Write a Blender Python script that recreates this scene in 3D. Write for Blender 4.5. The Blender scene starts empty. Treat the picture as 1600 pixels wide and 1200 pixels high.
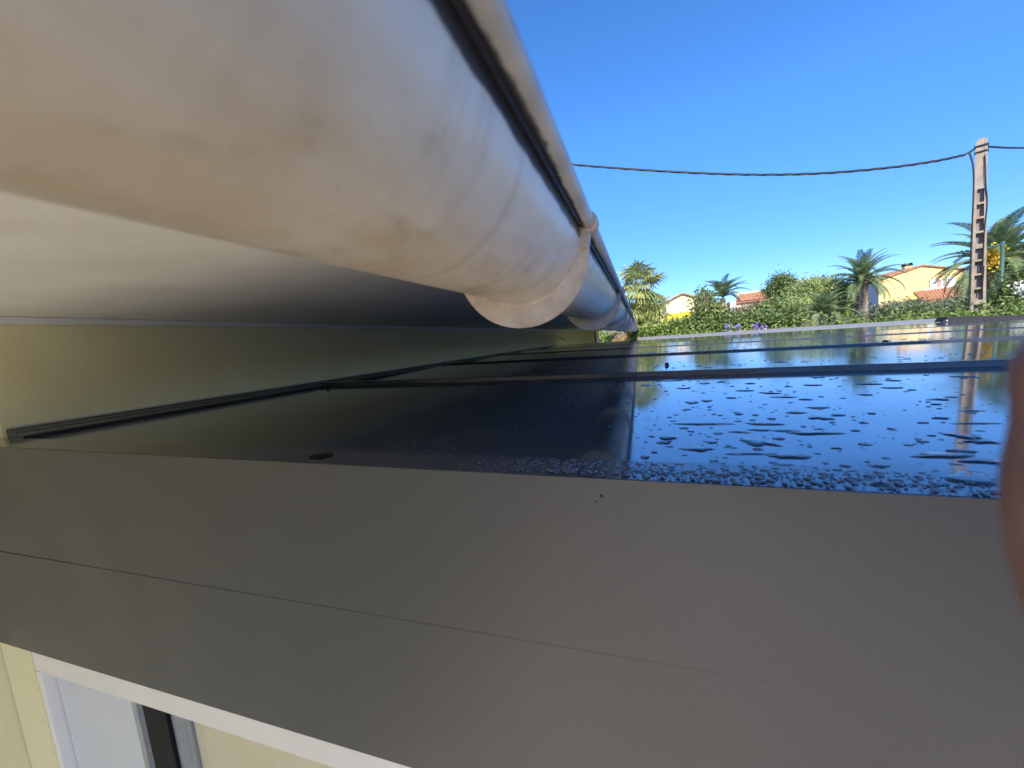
import bpy, math, random
import numpy as np
from mathutils import Vector, Matrix

# ------------------------------------------------------------------ camera, sky, sun, exposure
S = bpy.context.scene
COL = S.collection
F = 600.0                                       # focal length in pixels of a 1600 px wide frame (13.5 mm lens)
def _n(v): v = np.array(v, float); return v / np.linalg.norm(v)
DOWN = _n([600, 5900, 600])
YA = np.array([200, -85, 600.]); YA = _n(YA - DOWN * (YA @ DOWN))
ZA = -DOWN
XA = np.cross(YA, ZA)
R = np.array([XA, YA, ZA])                      # (right, down, forward) of the camera -> world
cd = bpy.data.cameras.new('camera'); cam = bpy.data.objects.new('camera', cd); COL.objects.link(cam)
cd.sensor_width = 36; cd.lens = 13.5; cd.clip_start = 0.005; cd.clip_end = 2000
M4 = Matrix.Identity(4)
for i in range(3):
    M4[i][0] = R[i][0]; M4[i][1] = -R[i][1]; M4[i][2] = -R[i][2]
cam.matrix_world = M4
cd.dof.use_dof = True; cd.dof.focus_distance = 1.3; cd.dof.aperture_fstop = 8
S.camera = cam

SUN_EL, SUN_DIR = math.radians(40), (0.14, -0.99)      # towards the sun (x, y): behind the camera, a little right
w = bpy.data.worlds.new('World'); S.world = w; w.use_nodes = True
nt = w.node_tree; nt.nodes.clear()
sky = nt.nodes.new('ShaderNodeTexSky'); sky.sky_type = 'NISHITA'; sky.sun_disc = False
sky.sun_elevation = SUN_EL; sky.sun_rotation = math.atan2(SUN_DIR[0], SUN_DIR[1])
sky.altitude = 100; sky.air_density = 0.62; sky.dust_density = 0.0; sky.ozone_density = 7.0
bg = nt.nodes.new('ShaderNodeBackground'); bg.inputs[1].default_value = 0.15
wo = nt.nodes.new('ShaderNodeOutputWorld')
hs = nt.nodes.new('ShaderNodeHueSaturation'); hs.inputs['Saturation'].default_value = 1.12; hs.inputs['Value'].default_value = 1.0
nt.links.new(sky.outputs[0], hs.inputs['Color']); 
gt_ = nt.nodes.new('ShaderNodeTexCoord'); sz_ = nt.nodes.new('ShaderNodeSeparateXYZ'); rp_ = nt.nodes.new('ShaderNodeValToRGB'); mu_ = nt.nodes.new('ShaderNodeMix')
nt.links.new(gt_.outputs['Generated'], sz_.inputs[0]); nt.links.new(sz_.outputs[2], rp_.inputs[0])
rp_.color_ramp.elements[0].position = 0.0; rp_.color_ramp.elements[0].color = (.46, .44, .50, 1)      # the clear dry air keeps its blue down to the horizon
rp_.color_ramp.elements[1].position = 0.42; rp_.color_ramp.elements[1].color = (1, 1, 1, 1)
mu_.data_type = 'RGBA'; mu_.blend_type = 'MULTIPLY'; mu_.inputs[0].default_value = 1
nt.links.new(hs.outputs[0], mu_.inputs[6]); nt.links.new(rp_.outputs[0], mu_.inputs[7]); nt.links.new(mu_.outputs[2], bg.inputs[0]); nt.links.new(bg.outputs[0], wo.inputs[0])
sl = bpy.data.lights.new('sun', 'SUN'); sl.energy = 3.5; sl.angle = math.radians(0.5); sl.color = (1, 0.93, 0.82)
so = bpy.data.objects.new('sun', sl); COL.objects.link(so)
sd = Vector((SUN_DIR[0] * math.cos(SUN_EL), SUN_DIR[1] * math.cos(SUN_EL), math.sin(SUN_EL)))
so.rotation_euler = sd.to_track_quat('Z', 'Y').to_euler()
S.view_settings.view_transform = 'Standard'; S.view_settings.look = 'None'
S.view_settings.gamma = 1; S.view_settings.use_curve_mapping = False
S.view_settings.exposure = 1.4
S.render.engine = 'CYCLES'
S.cycles.max_bounces = 8

GZ = -2.75                                      # the ground; the camera's height is z = 0
rng = np.random.default_rng(7); random.seed(7)

# ------------------------------------------------------------------ helpers
def ray(px, py): return R @ np.array([px - 800., py - 600., F])
def at(px, py, Y): r = ray(px, py); return r * (Y / r[1])
def hor(px): return 600 - (DOWN[0] * (px - 800) + DOWN[2] * F) / DOWN[1]   # eye-level line in the photo

class MB:
    def __init__(s): s.v = []; s.f = []
    def add(s, vs, fs):
        o = len(s.v); s.v.extend([tuple(map(float, p)) for p in vs]); s.f.extend([tuple(o + i for i in q) for q in fs]); return s
    def box(s, x0, x1, y0, y1, z0, z1):
        return s.add([(x0,y0,z0),(x1,y0,z0),(x1,y1,z0),(x0,y1,z0),(x0,y0,z1),(x1,y0,z1),(x1,y1,z1),(x0,y1,z1)],
                     [(0,3,2,1),(4,5,6,7),(0,1,5,4),(1,2,6,5),(2,3,7,6),(3,0,4,7)])
    def hexa(s, p):                              # eight corners in the order of box()
        return s.add(p, [(0,3,2,1),(4,5,6,7),(0,1,5,4),(1,2,6,5),(2,3,7,6),(3,0,4,7)])
    def prism_y(s, prof, y0, y1):                # (x, z) outline pushed along y
        k = len(prof); vs = [(x, y0, z) for x, z in prof] + [(x, y1, z) for x, z in prof]
        return s.add(vs, [tuple(range(k)), tuple(range(2*k-1, k-1, -1))] + [(i, i+k, (i+1) % k + k, (i+1) % k) for i in range(k)])
    def prism_x(s, prof, x0, x1, sl=0.0):        # (y, z) outline pushed along x, dropping by sl per metre
        k = len(prof); vs = [(x0, y, z - sl*x0) for y, z in prof] + [(x1, y, z - sl*x1) for y, z in prof]
        return s.add(vs, [tuple(range(k-1, -1, -1)), tuple(range(k, 2*k))] + [(i, (i+1) % k, (i+1) % k + k, i+k) for i in range(k)])
    def tube(s, pts, rad, seg=8, cap=True):
        pts = [Vector(p) for p in pts]; n = len(pts); rad = rad if hasattr(rad, '__len__') else [rad]*n
        o = len(s.v); up = Vector((0, 0, 1)); prev = None
        for i, p in enumerate(pts):
            t = (pts[min(i+1, n-1)] - pts[max(i-1, 0)]).normalized()
            a = prev if prev is not None else (up if abs(t.z) < .9 else Vector((1, 0, 0)))
            a = (a - t * a.dot(t)).normalized(); prev = a; b = t.cross(a)
            for k in range(seg):
                q = p + (a * math.cos(2*math.pi*k/seg) + b * math.sin(2*math.pi*k/seg)) * rad[i]; s.v.append(tuple(q))
        for i in range(n-1):
            for k in range(seg):
                s.f.append((o+i*seg+k, o+i*seg+(k+1) % seg, o+(i+1)*seg+(k+1) % seg, o+(i+1)*seg+k))
        if cap:
            s.f.append(tuple(o+k for k in range(seg-1, -1, -1))); s.f.append(tuple(o+(n-1)*seg+k for k in range(seg)))
        return s
    def mesh(s, name):
        me = bpy.data.meshes.new(name); me.from_pydata(s.v, [], s.f); me.update(); return me
    def build(s, name, m, parent=None, smooth=False, bevel=0):
        return obj(name, s.mesh(name), m, parent, smooth, bevel)

def obj(name, me, m, parent=None, smooth=False, bevel=0):
    o = bpy.data.objects.new(name, me); COL.objects.link(o)
    if m is not None and not me.materials: me.materials.append(m)
    if parent is not None:
        o.parent = parent
        p = parent; off = Vector((0, 0, 0))
        while p is not None: off += p.location; p = p.parent
        o.location = -off
    if smooth: me.polygons.foreach_set('use_smooth', [True] * len(me.polygons))
    if bevel:
        b = o.modifiers.new('bevel', 'BEVEL'); b.width = bevel; b.segments = 2; b.limit_method = 'ANGLE'
    return o
def tag(o, label, cat, group=None):
    o['label'] = label; o['category'] = cat
    if group: o['group'] = group
    return o
def thing(name, label, cat, loc, group=None):
    o = bpy.data.objects.new(name, None); COL.objects.link(o); o.location = loc; o.empty_display_size = .2
    return tag(o, label, cat, group)
def struct(o): o['kind'] = 'structure'; return o
def stuff(o): o['kind'] = 'stuff'; return o
def part(name, me, m, parent, loc=(0, 0, 0), rot=(0, 0, 0), sc=1.0):   # local coordinates of the parent
    o = bpy.data.objects.new(name, me); COL.objects.link(o); o.parent = parent
    if m is not None and not me.materials: me.materials.append(m)
    o.location = loc; o.rotation_euler = rot; o.scale = (sc,)*3 if not hasattr(sc, '__len__') else sc
    return o

def mat(name, c1, c2=None, rough=.6, scale=5., metal=0., spec=.5, bump=0., bscale=None, coat=0., detail=6., lo=.35, hi=.65, stretch=None, ior=None):
    m = bpy.data.materials.new(name); m.use_nodes = True; t = m.node_tree; b = t.nodes['Principled BSDF']
    b.inputs['Roughness'].default_value = rough; b.inputs['Metallic'].default_value = metal
    b.inputs['Specular IOR Level'].default_value = spec; b.inputs['Coat Weight'].default_value = coat
    if ior: b.inputs['IOR'].default_value = ior
    tc = t.nodes.new('ShaderNodeTexCoord'); src = tc.outputs['Object']
    if stretch:
        mp = t.nodes.new('ShaderNodeMapping'); mp.inputs['Scale'].default_value = stretch; t.links.new(src, mp.inputs[0]); src = mp.outputs[0]
    n = t.nodes.new('ShaderNodeTexNoise'); n.inputs['Scale'].default_value = scale; n.inputs['Detail'].default_value = detail
    t.links.new(src, n.inputs['Vector'])
    r = t.nodes.new('ShaderNodeValToRGB'); r.color_ramp.elements[0].position = lo; r.color_ramp.elements[1].position = hi
    r.color_ramp.elements[0].color = (*c1, 1); r.color_ramp.elements[1].color = (*(c2 or c1), 1)
    t.links.new(n.outputs[0], r.inputs[0]); t.links.new(r.outputs[0], b.inputs['Base Color'])
    if bump:
        n2 = t.nodes.new('ShaderNodeTexNoise'); n2.inputs['Scale'].default_value = bscale or scale * 6; n2.inputs['Detail'].default_value = 4
        t.links.new(src, n2.inputs['Vector'])
        bp = t.nodes.new('ShaderNodeBump'); bp.inputs['Strength'].default_value = 1; bp.inputs['Distance'].default_value = bump
        t.links.new(n2.outputs[0], bp.inputs['Height']); t.links.new(bp.outputs[0], b.inputs['Normal'])
    m['ramp'] = r.name
    return m
def leafmat(name, dark, light, trans=.35, rough=.5):
    m = bpy.data.materials.new(name); m.use_nodes = True; t = m.node_tree; b = t.nodes['Principled BSDF']
    b.inputs['Roughness'].default_value = rough; b.inputs['Specular IOR Level'].default_value = .35
    g = t.nodes.new('ShaderNodeNewGeometry'); oi = t.nodes.new('ShaderNodeObjectInfo')
    r = t.nodes.new('ShaderNodeValToRGB'); r.color_ramp.elements[0].color = (*dark, 1); r.color_ramp.elements[1].color = (*light, 1)
    ad = t.nodes.new('ShaderNodeMath'); ad.operation = 'MULTIPLY_ADD'; ad.inputs[1].default_value = .75
    m2 = t.nodes.new('ShaderNodeMath'); m2.operation = 'MULTIPLY'; m2.inputs[1].default_value = .25
    t.links.new(oi.outputs['Random'], m2.inputs[0]); t.links.new(m2.outputs[0], ad.inputs[2])
    t.links.new(g.outputs['Random Per Island'], ad.inputs[0]); t.links.new(ad.outputs[0], r.inputs[0])
    t.links.new(r.outputs[0], b.inputs['Base Color'])
    tr = t.nodes.new('ShaderNodeBsdfTranslucent'); mx = t.nodes.new('ShaderNodeMixShader'); mx.inputs[0].default_value = trans
    t.links.new(r.outputs[0], tr.inputs[0])
    t.links.new(b.outputs[0], mx.inputs[1]); t.links.new(tr.outputs[0], mx.inputs[2])
    t.links.new(mx.outputs[0], t.nodes['Material Output'].inputs[0])
    return m

# ------------------------------------------------------------------ materials
m_ground = mat('dry_garden_soil', (.10, .085, .05), (.16, .15, .07), .95, .6, bump=.02)
m_terrace = mat('beige_paving', (.55, .47, .37), (.63, .55, .45), .8, 2.)
m_plaster = mat('cream_yellow_plaster', (.77, .70, .41), (.84, .78, .49), .9, 7., bump=.0006, bscale=160, lo=.25, hi=.75)
m_soffit = mat('white_soffit_paint', (.74, .71, .66), (.82, .80, .76), .7, 7., bump=.0006, bscale=220)
m_white = mat('white_trim', (.78, .78, .76), (.82, .82, .80), .45, 8.)
m_pvc_w = mat('white_window_profile', (.82, .78, .70), (.86, .82, .74), .3, 12.)
m_tile = mat('terracotta_tiles', (.30, .12, .055), (.48, .24, .13), .85, 3.)
m_panel = mat('wet_anthracite_panel', (.20, .22, .25), (.24, .26, .29), .05, 9., metal=.85, lo=.3, hi=.7)
m_cap = mat('anthracite_powder_coat', (.092, .090, .094), (.102, .100, .104), .30, 300., metal=.40, bump=.00006, bscale=1800)
def rough_noise(m, lo, hi, scale, stretch=(1, 1, 1), tint=0., det=6):
    t = m.node_tree; b = t.nodes['Principled BSDF']; tc = t.nodes.new('ShaderNodeTexCoord'); mp = t.nodes.new('ShaderNodeMapping'); mp.inputs['Scale'].default_value = stretch
    n = t.nodes.new('ShaderNodeTexNoise'); n.inputs['Scale'].default_value = scale; n.inputs['Detail'].default_value = det
    t.links.new(tc.outputs['Object'], mp.inputs[0]); t.links.new(mp.outputs[0], n.inputs['Vector'])
    r = t.nodes.new('ShaderNodeMapRange'); r.inputs[1].default_value = .15; r.inputs[2].default_value = .85; r.inputs[3].default_value = lo; r.inputs[4].default_value = hi
    t.links.new(n.outputs[0], r.inputs[0]); t.links.new(r.outputs[0], b.inputs['Roughness'])
    if tint:                                             # a film of dust over the coat, thicker in drip-shaped patches
        src = b.inputs['Base Color'].links[0].from_socket; mx = t.nodes.new('ShaderNodeMix'); mx.data_type = 'RGBA'
        r2 = t.nodes.new('ShaderNodeMapRange'); r2.inputs[1].default_value = .48; r2.inputs[2].default_value = .75; r2.inputs[4].default_value = tint
        t.links.new(n.outputs[0], r2.inputs[0]); t.links.new(r2.outputs[0], mx.inputs[0]); t.links.new(src, mx.inputs[6]); mx.inputs[7].default_value = (.22, .2, .17, 1); t.links.new(mx.outputs[2], b.inputs['Base Color'])
rough_noise(m_panel, .05, .12, 5, (1, 1.5, 1)); rough_noise(m_cap, .28, .46, 6, (1.2, 1, .9), 0, 2.5)
m_wetcap = mat('wet_cap_coat', (.20, .215, .235), (.235, .25, .27), .09, 30., metal=.75)
m_rib = mat('anthracite_rib', (.045, .048, .056), (.055, .058, .066), .16, 30., metal=.3)
m_flash = mat('anthracite_flashing', (.12, .12, .12), (.14, .14, .14), .35, 30., metal=.3)
m_dark = mat('dark_gasket', (.004, .005, .010), (.008, .009, .015), .6, 30., spec=.2)
m_alu = mat('grey_aluminium_rail', (.35, .38, .42), (.42, .45, .48), .35, 30., metal=.4)
m_water = bpy.data.materials.new('rain_water'); m_water.use_nodes = True
_b = m_water.node_tree.nodes['Principled BSDF']; _b.inputs['Base Color'].default_value = (1, 1, 1, 1); _b.inputs['Roughness'].default_value = 0.0
_b.inputs['IOR'].default_value = 1.33; _b.inputs['Transmission Weight'].default_value = 1.0
m_debris = mat('wet_dead_leaf', (.006, .006, .009), (.014, .013, .013), .8, 200., spec=.2)
m_conc = mat('pole_concrete', (.27, .21, .15), (.38, .31, .235), .9, 6., bump=.004)
m_cable = mat('black_cable', (.012, .012, .016), (.02, .02, .024), .6, 20.)
m_green = mat('green_painted_steel', (.03, .08, .06), (.045, .10, .075), .45, 9.)
m_steel = mat('dull_lamp_steel', (.13, .12, .12), (.2, .18, .17), .5, 9.)
m_skin = mat('skin', (.27, .165, .17), (.33, .20, .20), .5, 60., bump=.0002, bscale=900)
m_hy = mat('yellow_render', (.66, .50, .20), (.72, .55, .24), .9, .8)
m_hc = mat('cream_render', (.68, .56, .33), (.74, .62, .40), .9, .8)
m_hp = mat('pale_pink_render', (.60, .47, .33), (.68, .55, .41), .9, .8)
m_hshade = mat('shade_grey_render', (.50, .47, .46), (.56, .52, .52), .9, .8)  # grey that paints the shade onto house sides turned from the sun
m_yellow = mat('bright_yellow_wall', (.80, .60, .02), (.86, .66, .03), .8, 1.)
m_shut = mat('pale_shutter_paint', (.74, .80, .84), (.8, .84, .87), .6, 4.)
m_curtain = mat('window_interior', (.30, .19, .15), (.42, .30, .24), .8, 5.)
m_pane = mat('window_glass', (.05, .05, .06), (.07, .07, .09), .05, 3.)
m_trunk = mat('palm_trunk_bark', (.20, .14, .10), (.36, .27, .20), .95, 9., bump=.02, bscale=20)
m_bark = mat('shrub_bark', (.10, .075, .05), (.18, .14, .10), .95, 8., bump=.01)
l_fan = leafmat('fan_palm_leaf', (.16, .20, .05), (.46, .48, .17))
l_date = leafmat('date_palm_leaf', (.10, .155, .065), (.28, .36, .17))
l_pine = leafmat('pine_needles', (.06, .10, .03), (.24, .30, .10))
l_lime = leafmat('pale_green_leaf', (.18, .25, .07), (.44, .50, .20))
l_hedge = leafmat('vine_leaf', (.07, .13, .025), (.36, .44, .12))
l_olive = leafmat('grey_green_leaf', (.09, .12, .065), (.28, .32, .19))
l_bush = leafmat('dark_green_leaf', (.06, .11, .03), (.28, .35, .12))
l_dry = leafmat('dry_frond', (.22, .15, .06), (.44, .34, .16))
l_flower = leafmat('violet_petal', (.22, .14, .5), (.40, .28, .75))
l_whitef = leafmat('white_petal', (.6, .6, .5), (.85, .83, .75))
l_dates = leafmat('yellow_dates', (.55, .33, .02), (.80, .55, .06), .1)
l_red = leafmat('reddish_twigs', (.14, .10, .06), (.34, .26, .17))

# gutter plastic: white with brown stains, evenly browner towards the belly, and black grime under the bead
def gutter_material(name, grime):
    m = bpy.data.materials.new(name); m.use_nodes = True; t = m.node_tree; b = t.nodes['Principled BSDF']
    b.inputs['Roughness'].default_value = .32; b.inputs['Specular IOR Level'].default_value = .45
    N = t.nodes.new; L = t.links.new
    tc = N('ShaderNodeTexCoord'); sx = N('ShaderNodeSeparateXYZ'); L(tc.outputs['Object'], sx.inputs[0])
    def noise(sc, stretch, det=6):
        mp = N('ShaderNodeMapping'); mp.inputs['Scale'].default_value = stretch; L(tc.outputs['Object'], mp.inputs[0])
        n = N('ShaderNodeTexNoise'); n.inputs['Scale'].default_value = sc; n.inputs['Detail'].default_value = det; L(mp.outputs[0], n.inputs['Vector']); return n.outputs[0]
    def math_(op, a, c, cl=False):
        k = N('ShaderNodeMath'); k.operation = op; k.use_clamp = cl
        for i, q in enumerate((a, c)):
            if hasattr(q, 'links') or hasattr(q, 'node'): L(q, k.inputs[i])
            else: k.inputs[i].default_value = q
        return k.outputs[0]
    def rng_(v, a, c):
        k = N('ShaderNodeMapRange'); L(v, k.inputs[0]); k.inputs[1].default_value = a; k.inputs[2].default_value = c; return k.outputs[0]
    def mix(f, c1, c2):
        k = N('ShaderNodeMix'); k.data_type = 'RGBA'; L(f, k.inputs[0])
        for idx, q in ((6, c1), (7, c2)):
            if isinstance(q, tuple): k.inputs[idx].default_value = (*q, 1)
            else: L(q, k.inputs[idx])
        return k.outputs[2]
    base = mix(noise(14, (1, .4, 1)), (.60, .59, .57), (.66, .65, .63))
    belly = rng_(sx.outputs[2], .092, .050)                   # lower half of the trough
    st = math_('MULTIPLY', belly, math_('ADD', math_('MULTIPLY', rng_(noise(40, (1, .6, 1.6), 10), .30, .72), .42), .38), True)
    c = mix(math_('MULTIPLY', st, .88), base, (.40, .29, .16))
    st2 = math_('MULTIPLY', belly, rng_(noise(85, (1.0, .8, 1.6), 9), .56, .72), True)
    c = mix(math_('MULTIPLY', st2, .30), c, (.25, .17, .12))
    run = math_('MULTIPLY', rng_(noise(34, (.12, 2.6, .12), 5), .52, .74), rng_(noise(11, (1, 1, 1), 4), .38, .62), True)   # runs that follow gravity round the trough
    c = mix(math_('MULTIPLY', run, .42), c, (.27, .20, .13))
    spk = rng_(noise(420, (1, 1, 1), 2), .70, .76)
    c = mix(math_('MULTIPLY', spk, .35), c, (.2, .17, .15))
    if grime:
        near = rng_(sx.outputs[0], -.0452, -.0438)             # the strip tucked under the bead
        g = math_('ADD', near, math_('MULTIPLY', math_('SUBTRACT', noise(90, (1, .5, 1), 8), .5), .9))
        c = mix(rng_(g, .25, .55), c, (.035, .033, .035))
    L(c, b.inputs['Base Color'])
    return m
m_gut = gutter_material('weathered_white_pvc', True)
def bead_material():
    m = mat('weathered_pvc_bead', (.35, .335, .33), (.45, .435, .43), .38, 30.)
    t = m.node_tree; b = t.nodes['Principled BSDF']; N = t.nodes.new; L = t.links.new
    src = b.inputs['Base Color'].links[0].from_socket
    tc = N('ShaderNodeTexCoord'); sx = N('ShaderNodeSeparateXYZ'); L(tc.outputs['Object'], sx.inputs[0])
    n = N('ShaderNodeTexNoise'); n.inputs['Scale'].default_value = 55; n.inputs['Detail'].default_value = 9; n.inputs['Roughness'].default_value = .65; L(tc.outputs['Object'], n.inputs['Vector'])
    n2 = N('ShaderNodeTexNoise'); n2.inputs['Scale'].default_value = 9; L(tc.outputs['Object'], n2.inputs['Vector'])
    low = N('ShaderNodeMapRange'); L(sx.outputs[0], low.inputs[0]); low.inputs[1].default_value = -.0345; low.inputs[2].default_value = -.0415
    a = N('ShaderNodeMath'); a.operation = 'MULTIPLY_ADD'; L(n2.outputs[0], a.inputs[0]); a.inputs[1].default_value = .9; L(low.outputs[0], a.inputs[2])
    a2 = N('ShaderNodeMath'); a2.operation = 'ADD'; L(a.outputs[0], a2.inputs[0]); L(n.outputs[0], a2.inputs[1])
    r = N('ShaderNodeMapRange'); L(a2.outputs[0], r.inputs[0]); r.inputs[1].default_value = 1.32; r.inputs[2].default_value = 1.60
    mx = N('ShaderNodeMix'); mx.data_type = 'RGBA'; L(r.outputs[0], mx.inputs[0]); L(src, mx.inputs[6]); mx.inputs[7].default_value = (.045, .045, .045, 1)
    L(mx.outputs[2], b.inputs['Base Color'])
    return m
m_bead = bead_material()
m_brk = mat('dirty_pvc_bracket', (.42, .34, .28), (.55, .47, .41), .5, 60., detail=9)

# ------------------------------------------------------------------ ground
o = MB().add([(-900, -900, GZ), (900, -900, GZ), (900, 900, GZ), (-900, 900, GZ)], [(0, 1, 2, 3)]).build('ground', m_ground); struct(o)
o = MB().add([(-1.36, -16, GZ+.004), (3.0, -16, GZ+.004), (3.0, 6.6, GZ+.004), (-1.36, 6.6, GZ+.004)], [(0, 1, 2, 3)]).build('terrace', m_terrace); struct(o)
o = MB().add([(-40, 24, GZ+.004), (60, 24, GZ+.004), (60, 29, GZ+.004), (-40, 29, GZ+.004)], [(0, 1, 2, 3)]).build('road', mat('asphalt', (.045, .045, .047), (.06, .06, .06), .9, 3.)); struct(o)

# ------------------------------------------------------------------ the house the photographer stands at
WX, SZ, Y0, Y1 = -1.285, .167, -2.8, 13.0
NX = -1.365                                     # the wall steps back where the veranda's side begins
house = thing('house', 'cream yellow rendered house wall under a deep white soffit beside the dark veranda roof', 'house', (WX, 2, GZ))
MB().box(WX-.4, WX, .4125, Y1, GZ, SZ+.05).build('wall', m_plaster, house)
MB().box(NX-.3, NX, Y0, .4123, GZ, SZ+.05).build('wall', m_plaster, house)
MB().box(NX-.1, -.19, Y0, Y1, SZ, SZ+.03).build('soffit', m_soffit, house)
MB().box(WX+.002, WX+.030, .38, Y1, SZ-.014, SZ-.001).build('soffit_trim', m_white, house)
MB().box(-.19, -.165, Y0, Y1, .09, SZ+.06).build('fascia_board', m_white, house)
rf = MB().hexa([(-6, Y0, 1.75), (-.15, Y0, .232), (-.15, Y1, .232), (-6, Y1, 1.75), (-6, Y0, 1.90), (-.15, Y0, .30), (-.15, Y1, .30), (-6, Y1, 1.90)]).build('roof', m_tile, house)
tl = MB()
for k in range(70):
    y = Y0 + .1 + k * .215
    if y > Y1 - .05: break
    pts = []
    prof = [(math.cos(a) * .085, math.sin(a) * .055) for a in np.linspace(0, math.pi, 6)]
    vs = [(-.13, y + px, .30 + pz) for px, pz in prof] + [(-6, y + px, 1.90 + pz) for px, pz in prof]
    tl.add(vs, [(i, i+1, i+7, i+6) for i in range(5)] + [(0, 1, 2, 3, 4, 5)])
stuff(tl.build('cover_tiles', m_tile, rf))
# unseen open porch, added behind the photographer to shape the light: its sloping roof keeps the low sun off the near end of the veranda, the paving under it is sunlit
pr = MB().hexa([(-6, -4.0, .62), (1.7, -4.0, .62), (1.7, -1.0, 2.75), (-6, -1.0, 2.75), (-6, -4.1, .78), (1.7, -4.1, .78), (1.7, -1.1, 2.91), (-6, -1.1, 2.91)]).build('added_shade_roof', m_soffit, house)
for px_, py_, pz_ in ((1.5, -3.7, .80), (1.5, -1.25, 2.54), (-1.5, -3.7, .80), (-1.5, -1.25, 2.54)):
    MB().box(px_-.06, px_+.06, py_-.06, py_+.06, GZ, pz_).build('added_roof_post', m_white, pr)
# small fittings on the far part of the wall
p = at(937, 522, 11.8)
MB().tube([(WX+.03, 11.6, GZ), (WX+.03, 11.6, SZ-.02)], .022, 8).build('downpipe', m_steel, house)
MB().tube([(WX, 6.4, .03), (WX+.05, 6.4, .03), (WX+.07, 6.4, .0), (WX+.10, 6.4, .0)], .007, 6).build('wall_hook', m_steel, house)

# ------------------------------------------------------------------ gutter
GCX, GCZ, GR, GT = -.1037, .0992, .0605, .0022
BX, BZ, BR = -.0366, .0990, .0057
YB0, YBS = .36, .575
gut = thing('gutter', 'weathered white half-round plastic gutter with brown stains running along the eave', 'gutter', (GCX, 2, GCZ))
arc = np.linspace(math.pi, 2*math.pi, 40)
prof = [(GCX + GR*math.cos(a), GCZ + GR*math.sin(a)) for a in arc] + [(GCX + (GR-GT)*math.cos(a), GCZ + (GR-GT)*math.sin(a)) for a in arc[::-1]]
def extr(prof, ys):
    b = MB(); k = len(prof)
    for y in ys: b.v.extend([(x, y, z) for x, z in prof])
    for j in range(len(ys)-1):
        for i in range(k): b.f.append((j*k+i, (j+1)*k+i, (j+1)*k+(i+1) % k, j*k+(i+1) % k))
    return b
ys = [-2.6, 0] + list(np.arange(.5, Y1, .5)) + [Y1]
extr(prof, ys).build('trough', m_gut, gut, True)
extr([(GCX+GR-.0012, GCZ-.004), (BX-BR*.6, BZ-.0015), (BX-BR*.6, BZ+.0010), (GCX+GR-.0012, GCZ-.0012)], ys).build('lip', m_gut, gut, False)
circ = [(BX + BR*math.cos(a), BZ + BR*math.sin(a)) for a in np.linspace(0, 2*math.pi, 24, endpoint=False)]
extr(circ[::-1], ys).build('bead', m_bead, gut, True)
# clip bracket: a collar hugging the trough, a deeper flange at its end, and a ring around the bead
def bracket_mesh():
    b = MB(); n = 40
    a1 = np.linspace(math.pi*1.02, 2*math.pi + .05, n)
    ci = [(GCX + (GR-.0005)*math.cos(a), GCZ + (GR-.0005)*math.sin(a)) for a in a1]
    c1 = [(GCX + (GR+.0035)*math.cos(a), GCZ + (GR+.0035)*math.sin(a)) for a in a1]
    fo = []                                                       # flange outline, deeper under the belly
    fx, fz, fr = -.1035, .0800, .0650
    for a in a1:
        dx, dz = math.cos(a), math.sin(a)
        ox, oz = GCX - fx, GCZ - fz
        bq = ox*dx + oz*dz; cq = ox*ox + oz*oz - fr*fr
        t = -bq + math.sqrt(max(bq*bq - cq, 0)); t = max(t, GR + .0042)
        fo.append((GCX + t*dx, GCZ + t*dz))
    def sheet(pa, ya, pb, yb):
        o = len(b.v); b.v.extend([(x, ya, z) for x, z in pa]); b.v.extend([(x, yb, z) for x, z in pb])
        b.f.extend([(o+i, o+i+1, o+n+i+1, o+n+i) for i in range(n-1)])
    m1 = [(GCX + (GR+.0022)*math.cos(a), GCZ + (GR+.0022)*math.sin(a)) for a in a1]
    sheet(ci, 0, m1, 0); sheet(m1, 0, m1, .0035); sheet(m1, .0035, c1, .0045); sheet(c1, .0045, c1, .009); sheet(c1, .009, fo, .0095)
    sheet(fo, .0095, fo, .0135); sheet(fo, .0135, c1, .014); sheet(c1, .014, c1, .042); sheet(c1, .042, ci, .0425)
    # ring on the bead
    m = 20; aa = np.linspace(0, 2*math.pi, m, endpoint=False)
    r0, r1 = BR+.0002, BR+.0028
    seq = [(r0, .000), (r1-.001, .000), (r1, .0012), (r1, .0140), (r1-.001, .0152), (r0, .0152)]
    o = len(b.v)
    for rr, yy in seq: b.v.extend([(BX + rr*math.cos(a), yy, BZ + rr*math.sin(a)) for a in aa])
    for j in range(len(seq)-1):
        b.f.extend([(o+j*m+i, o+j*m+(i+1) % m, o+(j+1)*m+(i+1) % m, o+(j+1)*m+i) for i in range(m)])
    # arm joining the ring to the collar
    b.hexa([(GCX+GR-.004, .001, GCZ-.02), (GCX+GR+.0045, .001, GCZ-.022), (GCX+GR+.0045, .014, GCZ-.022), (GCX+GR-.004, .014, GCZ-.02),
            (GCX+GR-.001, .001, GCZ-.004), (BX+.001, .001, BZ-BR-.001), (BX+.001, .014, BZ-BR-.001), (GCX+GR-.001, .014, GCZ-.004)])
    return b.mesh('bracket')
bm_ = bracket_mesh(); bm_.polygons.foreach_set('use_smooth', [True]*len(bm_.polygons)); bm_.materials.append(m_brk)
for k in range(22):
    y = YB0 - .011 + k * YBS
    if y > Y1 - .1: break
    br = obj('bracket', bm_, None, gut); br.location = Vector(br.location) + Vector((0, y, 0))
    es = br.modifiers.new('edges', 'EDGE_SPLIT'); es.split_angle = math.radians(40)

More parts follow.
